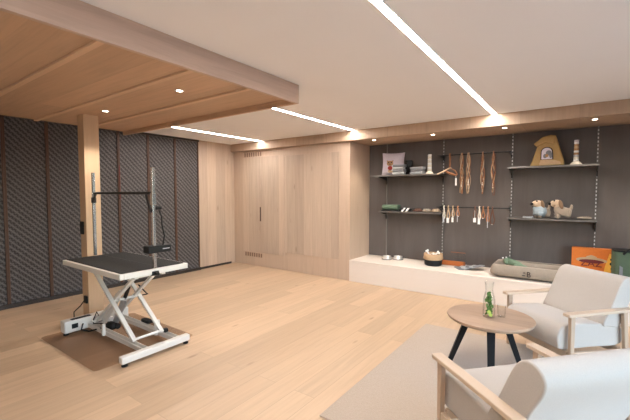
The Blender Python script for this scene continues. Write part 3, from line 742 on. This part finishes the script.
def bone(x, y, z, rot, mat, label, s=1):
    m = MB(); m.tube([(-.05 * s, 0, 0), (.05 * s, 0, 0)], .017 * s, 10)
    for sx_ in (-1, 1):
        for sy_ in (-1, 1): m.ball((sx_ * .056 * s, sy_ * .018 * s, 0), .023 * s, 2)
    o_ = m.build('bone_toy', mat, loc=(x, y, z)); o_.rotation_euler = rot; tag(o_, label, 'toy', 'toys in the basket')
bone(-1.895, 5.71, .552, (R(70), R(60), 0), 'white_item', 'white bone toy sticking up at left in the basket', .72)
bone(-1.765, 5.70, .552, (R(80), R(-35), R(10)), 'white_item', 'white bone toy leaning at right in the basket', .72)
ball_toy(-1.83, 5.675, .508, .036, 'strap_dark', 'dark brown ball toy at the front of the basket')
ball_toy(-1.835, 5.775, .515, .042, 'cream', 'cream ball toy in the middle of the basket')
ball_toy(-1.762, 5.79, .505, .032, 'black', 'black ball toy at the back of the basket')
# orange leather tray with clear back
tr_ = thing('display_tray', 'low orange leather tray with clear back panel behind the grey mitts', 'tray', (-1.565, 5.93, BZ), R(0))
m = MB(); m.prism([(-.07, 0.001), (.07, 0.001), (.07, .055), (-.07, .075)], -.165, .165, lambda a, b, d_: (d_, a, b)); m.build('wedge', 'orange_dark', tr_, .006)
box('clear_panel', 'glass', -.15, .165, .071, .074, .002, .19, tr_)
box('panel_edge', 'orange_dark', -.06, .165, .070, .075, .1905, .196, tr_)
# grey mitts fanned out
for i, (x_, y_, rz_, mt_, lb) in enumerate(((-1.43, 5.71, 35, 'grey_cloth', 'grey cloth mitt at the left end of the fanned row on bench'), (-1.36, 5.74, 22, 'light_grey', 'light grey cloth mitt, second in the fanned row on bench'),
        (-1.29, 5.76, 8, 'grey_cloth', 'dark grey cloth mitt in the middle of the fanned row on bench'), (-1.22, 5.77, -6, 'light_grey', 'light grey cloth mitt, fourth in the fanned row on bench'), (-1.15, 5.78, -20, 'grey_cloth', 'dark grey cloth mitt at the right end of the fanned row on bench'))):
    m = MB(); m.prism(rrect(-.045, .045, -.13, .10, .04), 0, .012, lambda a, b, d_: (a, b, d_))
    o_ = m.build('grooming_mitt', mt_, None, .004, 2); o_.location = (x_, y_, BZ + .001 + i * .0125); o_.rotation_euler = (0, 0, R(rz_)); tag(o_, lb, 'mitt', 'grey mitts on the bench')
# dog bed
db = thing('dog_bed', 'beige rectangular dog bed with raised bolster on the bench', 'dog bed', (-.50, 5.69, BZ), R(0))
db.scale = (1, 1, 1.2)
BW, BD = .90, .56
def bolster(r_, inset):
    pts = rrect(-BW / 2 + inset, BW / 2 - inset, -BD / 2 + inset, BD / 2 - inset, .10, 6); return pts
m = MB()
outer = rrect(-BW / 2, BW / 2, -BD / 2, BD / 2, .11, 6); n_ = len(outer)
prof = [(0.0, .002), (-.014, .045), (-.004, .10), (.028, .138), (.072, .138), (.105, .10), (.115, .045)]
rings = []
for ins, z_ in prof:
    rp = rrect(-BW / 2 + ins, BW / 2 - ins, -BD / 2 + ins, BD / 2 - ins, max(.02, .11 - ins * .6), 6)
    rings.append([m.bm.verts.new((a, b, z_ + .008 * math.sin(a * 11 + b * 5) * (z_ > .1))) for a, b in rp])
for A_, B_ in zip(rings, rings[1:]):
    for k in range(n_): m.bm.faces.new((A_[k], A_[(k + 1) % n_], B_[(k + 1) % n_], B_[k]))
m.bm.faces.new(rings[0][::-1])
m.build('bolster', 'taupe', db, sub=1)
m = MB(); m.prism(rrect(-BW / 2 + .118, BW / 2 - .118, -BD / 2 + .118, BD / 2 - .118, .04), .015, .055, lambda a, b, d_: (a, b, d_)); m.build('inner_mattress', 'bed_in', db, .02, 3)
pp = [(a, b, .137) for a, b in rrect(-BW / 2 + .04, BW / 2 - .04, -BD / 2 + .04, BD / 2 - .04, .08, 6)]; pp.append(pp[0])
MB().tube(pp, .006, 6).build('piping', 'taupe_light', db)
text_mesh('emblem', 'B', .085, 'dark_ink', db, (.02, -BD / 2 - .0135, .066), (R(88), 0, 0), .004)
m = MB(); m.box(-.055, -.02, -BD / 2 - .018, -BD / 2 - .008, .050, .058); m.box(-.045, -.018, -BD / 2 - .016, -BD / 2 - .004, .080, .087); m.build('emblem_dashes', 'dark_ink', db)
# green croc cushion toy in the bed
cr = thing('plush_crocodile', 'green crocodile-like plush toy lying in the dog bed', 'plush toy', (-.70, 5.80, BZ + .085), R(-24)); cr.scale = (.78, .8, .85)
skin_obj('body', [(-.22, .04, .09), (-.14, .03, .085), (-.04, .0, .075), (.08, -.02, .06), (.18, -.03, .045), (.28, -.03, .035), (-.10, .11, .06), (-.10, -.06, .05), (.07, .07, .04), (.07, -.10, .04)], [(0, 1), (1, 2), (2, 3), (3, 4), (4, 5), (1, 6), (1, 7), (3, 8), (3, 9)],
         [.045, .06, .065, .055, .035, .018, .024, .024, .022, .022], 'croc', cr, 2)
m = MB()
for k in range(6): m.ball((-.12 + k * .055, .02 - k * .008, .148 - k * .012 * 1.3), (.02, .012, .018), 1)
m.build('back_spikes', 'green_cloth', cr)
for sy_ in (-.02, .08): MB().ball((-.20, sy_, .135), .016, 2).build('eye', 'white_item', cr)
# orange box
ob = thing('orange_box', 'bright orange flat box with hat emblem and dark letters on the bench', 'box', (.185, 5.90, BZ), R(-3))
box('carton', 'orange', -.22, .235, -.05, .05, .001, .43, ob, .003)
hat = MB()
hat.prism([(.16 * math.cos(R(k)), .275 + .038 * math.sin(R(k))) for k in range(0, 360, 12)], -.0525, -.0502, lambda a, b, d_: (a - .01, d_, b))
hat.prism([(-.07, .285), (.07, .285), (.05, .325), (.0, .345), (-.05, .325)], -.0535, -.0503, lambda a, b, d_: (a - .01, d_, b)); hat = hat.build('hat_emblem', 'beige_ink', ob, smooth=0)
hb = MB(); hb.prism([(.13 * math.cos(R(k)), .262 + .024 * math.sin(R(k))) for k in range(0, 360, 12)], -.0540, -.0520, lambda a, b, d_: (a - .01, d_, b)); hb.build('hat_brim_band', 'ink_red', hat)  # dark red printed band along the hat brim
text_mesh('letters', 'ZAZ', .115, 'ink_red', ob, (-.01, -.0535, .232), (R(90), 0, 0), .002)
m = MB(); m.prism([(.10, .02), (.215, .02), (.215, .36), (.17, .38), (.13, .22)], -.0515, -.0503, lambda a, b, d_: (a, d_, b)); m.build('yellow_print', 'yellow_ink', ob)
m = MB()
for a, b, r_ in ((.195, .25, .022), (.20, .19, .016), (.19, .305, .014)): m.prism([(a + r_ * math.cos(R(k)), b + r_ * math.sin(R(k))) for k in range(0, 360, 30)], -.053, -.0516, lambda x_, z_, d_: (x_, d_, z_))
m.build('dark_spots', 'dark_ink', ob)
# green bag with black strap
gb = thing('green_bag', 'olive green carry bag with black straps at the right end of the bench', 'bag', (.545, 5.60, BZ), R(8))
m = MB(); m.prism(rrect(-.175, .175, -.11, .11, .05), .001, .455, lambda a, b, d_: (a * (1 + d_ * .1), b * (1 + d_ * .05), d_)); m.build('bag_body', 'green_bag', gb, .012, 3)
m = MB(); m.prism(rrect(-.185, .185, -.117, .117, .05), .4555, .475, lambda a, b, d_: (a, b, d_)); m.build('black_rim', 'black', gb, .006)
MB().tube([(-.11, -.122, .43), (-.07, -.135, .49), (0, -.14, .505), (.07, -.135, .49), (.11, -.122, .43)], .012, 8).build('strap', 'black', gb)
m = MB(); m.prism([(.0, .44), (.05, .44), (.12, .25), (.09, .24)], -.124, -.1165, lambda a, b, d_: (a, d_, b)); m.build('strap', 'black', gb)
m = MB(); m.prism([(-.14, .10), (-.11, .10), (-.11, .28), (-.14, .30)], -.124, -.117, lambda a, b, d_: (a, d_, b)); m.build('pale_mark', 'grey_cloth', gb)

# ------------------------------------------------------------------ rug
m = MB(); m.prism([(-1.36, 1.93), (1.9, 1.93), (1.9, 4.35), (-1.36, 4.02)][:0] or [(-1.362, 1.94), (1.75, 1.94), (1.75, 4.06), (-1.362, 4.06)], .001, .012, lambda a, b, d_: (a, b, d_))
tag(m.build('area_rug', 'rug', None, .003), 'pale beige low-pile rug under the armchairs and coffee table', 'rug')
RZ = .0122

# ------------------------------------------------------------------ coffee table
TX, TY = -.577, 3.355
ct = thing('coffee_table', 'round wooden coffee table with three black splayed legs on the rug', 'coffee table', (TX, TY, RZ))
MB().lathe([(0, .405), (.311, .405), (.333, .418), (.341, .432), (.339, .440), (0, .440)], 72).build('table_top', 'table_wood', ct, smooth=50)
for az, fr_, tr0 in ((198, .316, .17), (-77, .36, .20), (20, .256, .12)):
    a = R(az); p0 = Vector((tr0 * math.cos(a), tr0 * math.sin(a), .404)); p1 = Vector((fr_ * math.cos(a), fr_ * math.sin(a), .001))
    m = MB(); d_ = (p1 - p0).normalized(); side = Vector((-math.sin(a), math.cos(a), 0)); out_ = Vector((math.cos(a), math.sin(a), 0))
    ws = ((.031, .026), (.022, .019))
    top = [m.bm.verts.new(p0 + side * ws[0][0] * i + out_ * ws[0][1] * j) for i, j in ((-1, -1), (1, -1), (1, 1), (-1, 1))]
    bot = [m.bm.verts.new(p1 + side * ws[1][0] * i + out_ * ws[1][1] * j) for i, j in ((-1, -1), (1, -1), (1, 1), (-1, 1))]
    m.bm.faces.new(top); m.bm.faces.new(bot[::-1])
    for k in range(4): m.bm.faces.new((top[k], bot[k], bot[(k + 1) % 4], top[(k + 1) % 4]))
    m.build('leg', 'black_wood', ct, .003)
TT = RZ + .4405
# carafe with mint
cf = thing('glass_carafe', 'clear glass carafe filled with mint sprigs on the coffee table', 'carafe', (-.578, 3.318, TT))
MB().lathe([(0, .004), (.045, .004), (.049, .014), (.049, .140), (.042, .180), (.031, .220), (.031, .255), (.038, .300), (.036, .300), (.0295, .255), (.0295, .219), (.0405, .178), (.047, .139), (.047, .018), (.042, .012), (0, .012)], 32).build('glass_body', 'glass', cf)
m = MB(); r_ = random.Random(5)
for k in range(90):
    a = r_.uniform(0, 6.28); rr = r_.uniform(.004, .030); z_ = r_.uniform(.026, .205)
    if z_ > .15: rr *= .55
    Rm = Euler((r_.uniform(0, 3), r_.uniform(0, 3), r_.uniform(0, 3))).to_matrix().to_4x4(); s_ = r_.uniform(.8, 1.2)
    T = Matrix.Translation((rr * math.cos(a) * .9, rr * math.sin(a) * .9, z_)) @ Rm
    L_, W_ = .018 * s_, .010 * s_
    vs = [m.bm.verts.new(T @ Vector(p)) for p in ((-L_, 0, 0), (-L_ * .4, W_, .003), (L_ * .4, W_ * .8, .002), (L_, 0, 0), (L_ * .4, -W_ * .8, .002), (-L_ * .4, -W_, .003), (0, 0, -.001))]
    for i in range(6): m.bm.faces.new((vs[i], vs[(i + 1) % 6], vs[6]))
tag(m.build('mint_sprig', 'leaf', loc=(-.578, 3.318, TT), smooth=0), 'green mint leaves bunched inside the glass carafe', 'mint')
for x_, y_, z_, lb in ((.016, -.02, .026, 'lower'), (.006, -.026, .05, 'upper')):
    m = MB(); m.lathe([(0, 0), (.014, .001), (.015, .004), (0, .005)], 16); o_ = m.build('lemon_slice', 'lime', loc=(-.578 + x_, 3.318 + y_, TT + z_)); o_.rotation_euler = (R(60), 0, R(20)); tag(o_, 'thin yellow-green lemon slice in the carafe, %s of two' % lb, 'lemon slice', 'lemon slices in the carafe')
tb = MB(); tb.lathe([(0, .001), (.030, .001), (.036, .10), (.0345, .10), (.0285, .008), (0, .008)], 28)
tag(tb.build('drinking_glass', 'glass', loc=(-.492, 3.385, TT)), 'clear drinking glass standing beside the carafe on the coffee table', 'glass')

# ------------------------------------------------------------------ armchairs
def smooth_poly(pts, n=6):                       # closed Catmull-Rom
    out = []; N = len(pts)
    for i in range(N):
        p0, p1, p2, p3 = [Vector(pts[(i + k) % N]) for k in (-1, 0, 1, 2)]
        for j in range(n):
            t_ = j / n; out.append(tuple(.5 * ((2 * p1) + (-p0 + p2) * t_ + (2 * p0 - 5 * p1 + 4 * p2 - p3) * t_ ** 2 + (-p0 + 3 * p1 - 3 * p2 + p3) * t_ ** 3)))
    return out
def armchair(label, loc, rz):
    t_ = thing('armchair', label, 'armchair', loc, rz, 'armchairs on the rug')
    W, AZ, aw = .737, .535 - RZ, .068
    h = W / 2
    for s_ in (-1, 1):
        yo = s_ * (h - aw / 2)
        m = MB(); m.prism(rrect(-.675, 0, yo - aw / 2, yo + aw / 2, .012, 4), AZ - .024, AZ, lambda a, b, d_: (a, b, d_)); m.build('armrest', 'chair_wood', t_, .004)
        for u0, u1 in ((-.06, -.06), (-.595, -.635)):
            m = MB(); wv = .0155
            top = [m.bm.verts.new((u0 + a * .022, yo + b * wv, AZ - .0245)) for a, b in ((-1, -1), (1, -1), (1, 1), (-1, 1))]
            bot = [m.bm.verts.new((u1 + a * .015, yo + b * .015, .001)) for a, b in ((-1, -1), (1, -1), (1, 1), (-1, 1))]
            m.bm.faces.new(top); m.bm.faces.new(bot[::-1])
            for k in range(4): m.bm.faces.new((top[k], bot[k], bot[(k + 1) % 4], top[(k + 1) % 4]))
            m.build('leg', 'chair_leg_wood', t_, .004)
        MB().bar((-.082, yo, .175), (-.600, yo, .150), .030, .055).build('side_rail', 'chair_wood', t_, .004)
    for u_, z_ in ((-.06, .172), (-.60, .152)):
        MB().bar((u_, -h + aw, z_), (u_, h - aw, z_), .028, .055).build('cross_rail', 'chair_wood', t_, .004)
    sw = h - aw - .006
    seat = smooth_poly([(-.62, .205), (-.30, .205), (-.02, .212), (.020, .25), (.028, .325), (-.005, .395), (-.08, .420), (-.30, .405), (-.50, .380), (-.62, .36)], 5)
    m = MB(); m.prism(seat, -sw, sw, lambda a, b, d_: (a, d_, b)); m.build('seat_cushion', 'seat_fabric', t_, .035, 5, smooth=60)
    back = smooth_poly([(-.42, .390), (-.48, .37), (-.595, .37), (-.685, .55), (-.752, .675), (-.752, .738), (-.695, .775), (-.625, .758), (-.572, .69), (-.50, .54)], 5)
    m = MB(); m.prism(back, -sw - .012, sw + .012, lambda a, b, d_: (a, d_, b)); bk_ = m.build('back_cushion', 'seat_fabric', t_, .055, 6, smooth=60)
    MB().tube([(-.545, -sw - .0125, .40), (-.545, -sw - .016, .40)], .006, 10).build('fabric_tab', 'black', bk_)
    return t_
armchair('pale fabric armchair with oak arms facing the camera side, beyond the coffee table', (-.296, 3.715, RZ), 3.992)
armchair('pale fabric armchair seen from behind in the foreground, nearest the camera', (-.443, 2.429, RZ), 2.412)

# ------------------------------------------------------------------ world and exposure
w = bpy.data.worlds.new('sky'); SC.world = w; w.use_nodes = True
nt = w.node_tree; nt.nodes.clear()
sk = nt.nodes.new('ShaderNodeTexSky'); sk.sky_type = 'NISHITA'; sk.sun_disc = False; sk.sun_elevation = R(35); sk.sun_rotation = R(200)
tc = nt.nodes.new('ShaderNodeTexCoord'); sx = nt.nodes.new('ShaderNodeSeparateXYZ'); nt.links.new(tc.outputs['Generated'], sx.inputs[0])
lt = nt.nodes.new('ShaderNodeMath'); lt.operation = 'LESS_THAN'; lt.inputs[1].default_value = 0.0; nt.links.new(sx.outputs[2], lt.inputs[0])
bgs = nt.nodes.new('ShaderNodeBackground'); bgs.inputs[1].default_value = SKY; hs = nt.nodes.new('ShaderNodeHueSaturation'); hs.inputs['Saturation'].default_value = .95
nt.links.new(sk.outputs[0], hs.inputs['Color']); nt.links.new(hs.outputs[0], bgs.inputs[0])
bgg = nt.nodes.new('ShaderNodeBackground'); bgg.inputs[0].default_value = (1.0, .94, .87, 1); bgg.inputs[1].default_value = GROUND_GLOW  # warm glow below the horizon, added to brighten the ceiling
mxs = nt.nodes.new('ShaderNodeMixShader'); nt.links.new(lt.outputs[0], mxs.inputs[0]); nt.links.new(bgs.outputs[0], mxs.inputs[1]); nt.links.new(bgg.outputs[0], mxs.inputs[2])
ow = nt.nodes.new('ShaderNodeOutputWorld'); nt.links.new(mxs.outputs[0], ow.inputs[0])
def portal(loc, rot, a_, b_):
    PL = bpy.data.lights.new('window_portal', 'AREA'); PL.shape = 'RECTANGLE'; PL.size = a_; PL.size_y = b_; PL.cycles.is_portal = True
    pw = bpy.data.objects.new('window_portal', PL); COL.objects.link(pw); pw.location = loc; pw.rotation_euler = rot
portal((XR + .15, (WY0 + WY1) / 2, (WZ0 + WZ1) / 2), (R(90), 0, R(90)), WY1 - WY0, WZ1 - WZ0)
vs_ = SC.view_settings; SC.display_settings.display_device = 'sRGB'
vs_.view_transform = 'Standard'; vs_.look = 'None'; vs_.exposure = EXPO; vs_.gamma = 1.0; vs_.use_curve_mapping = False
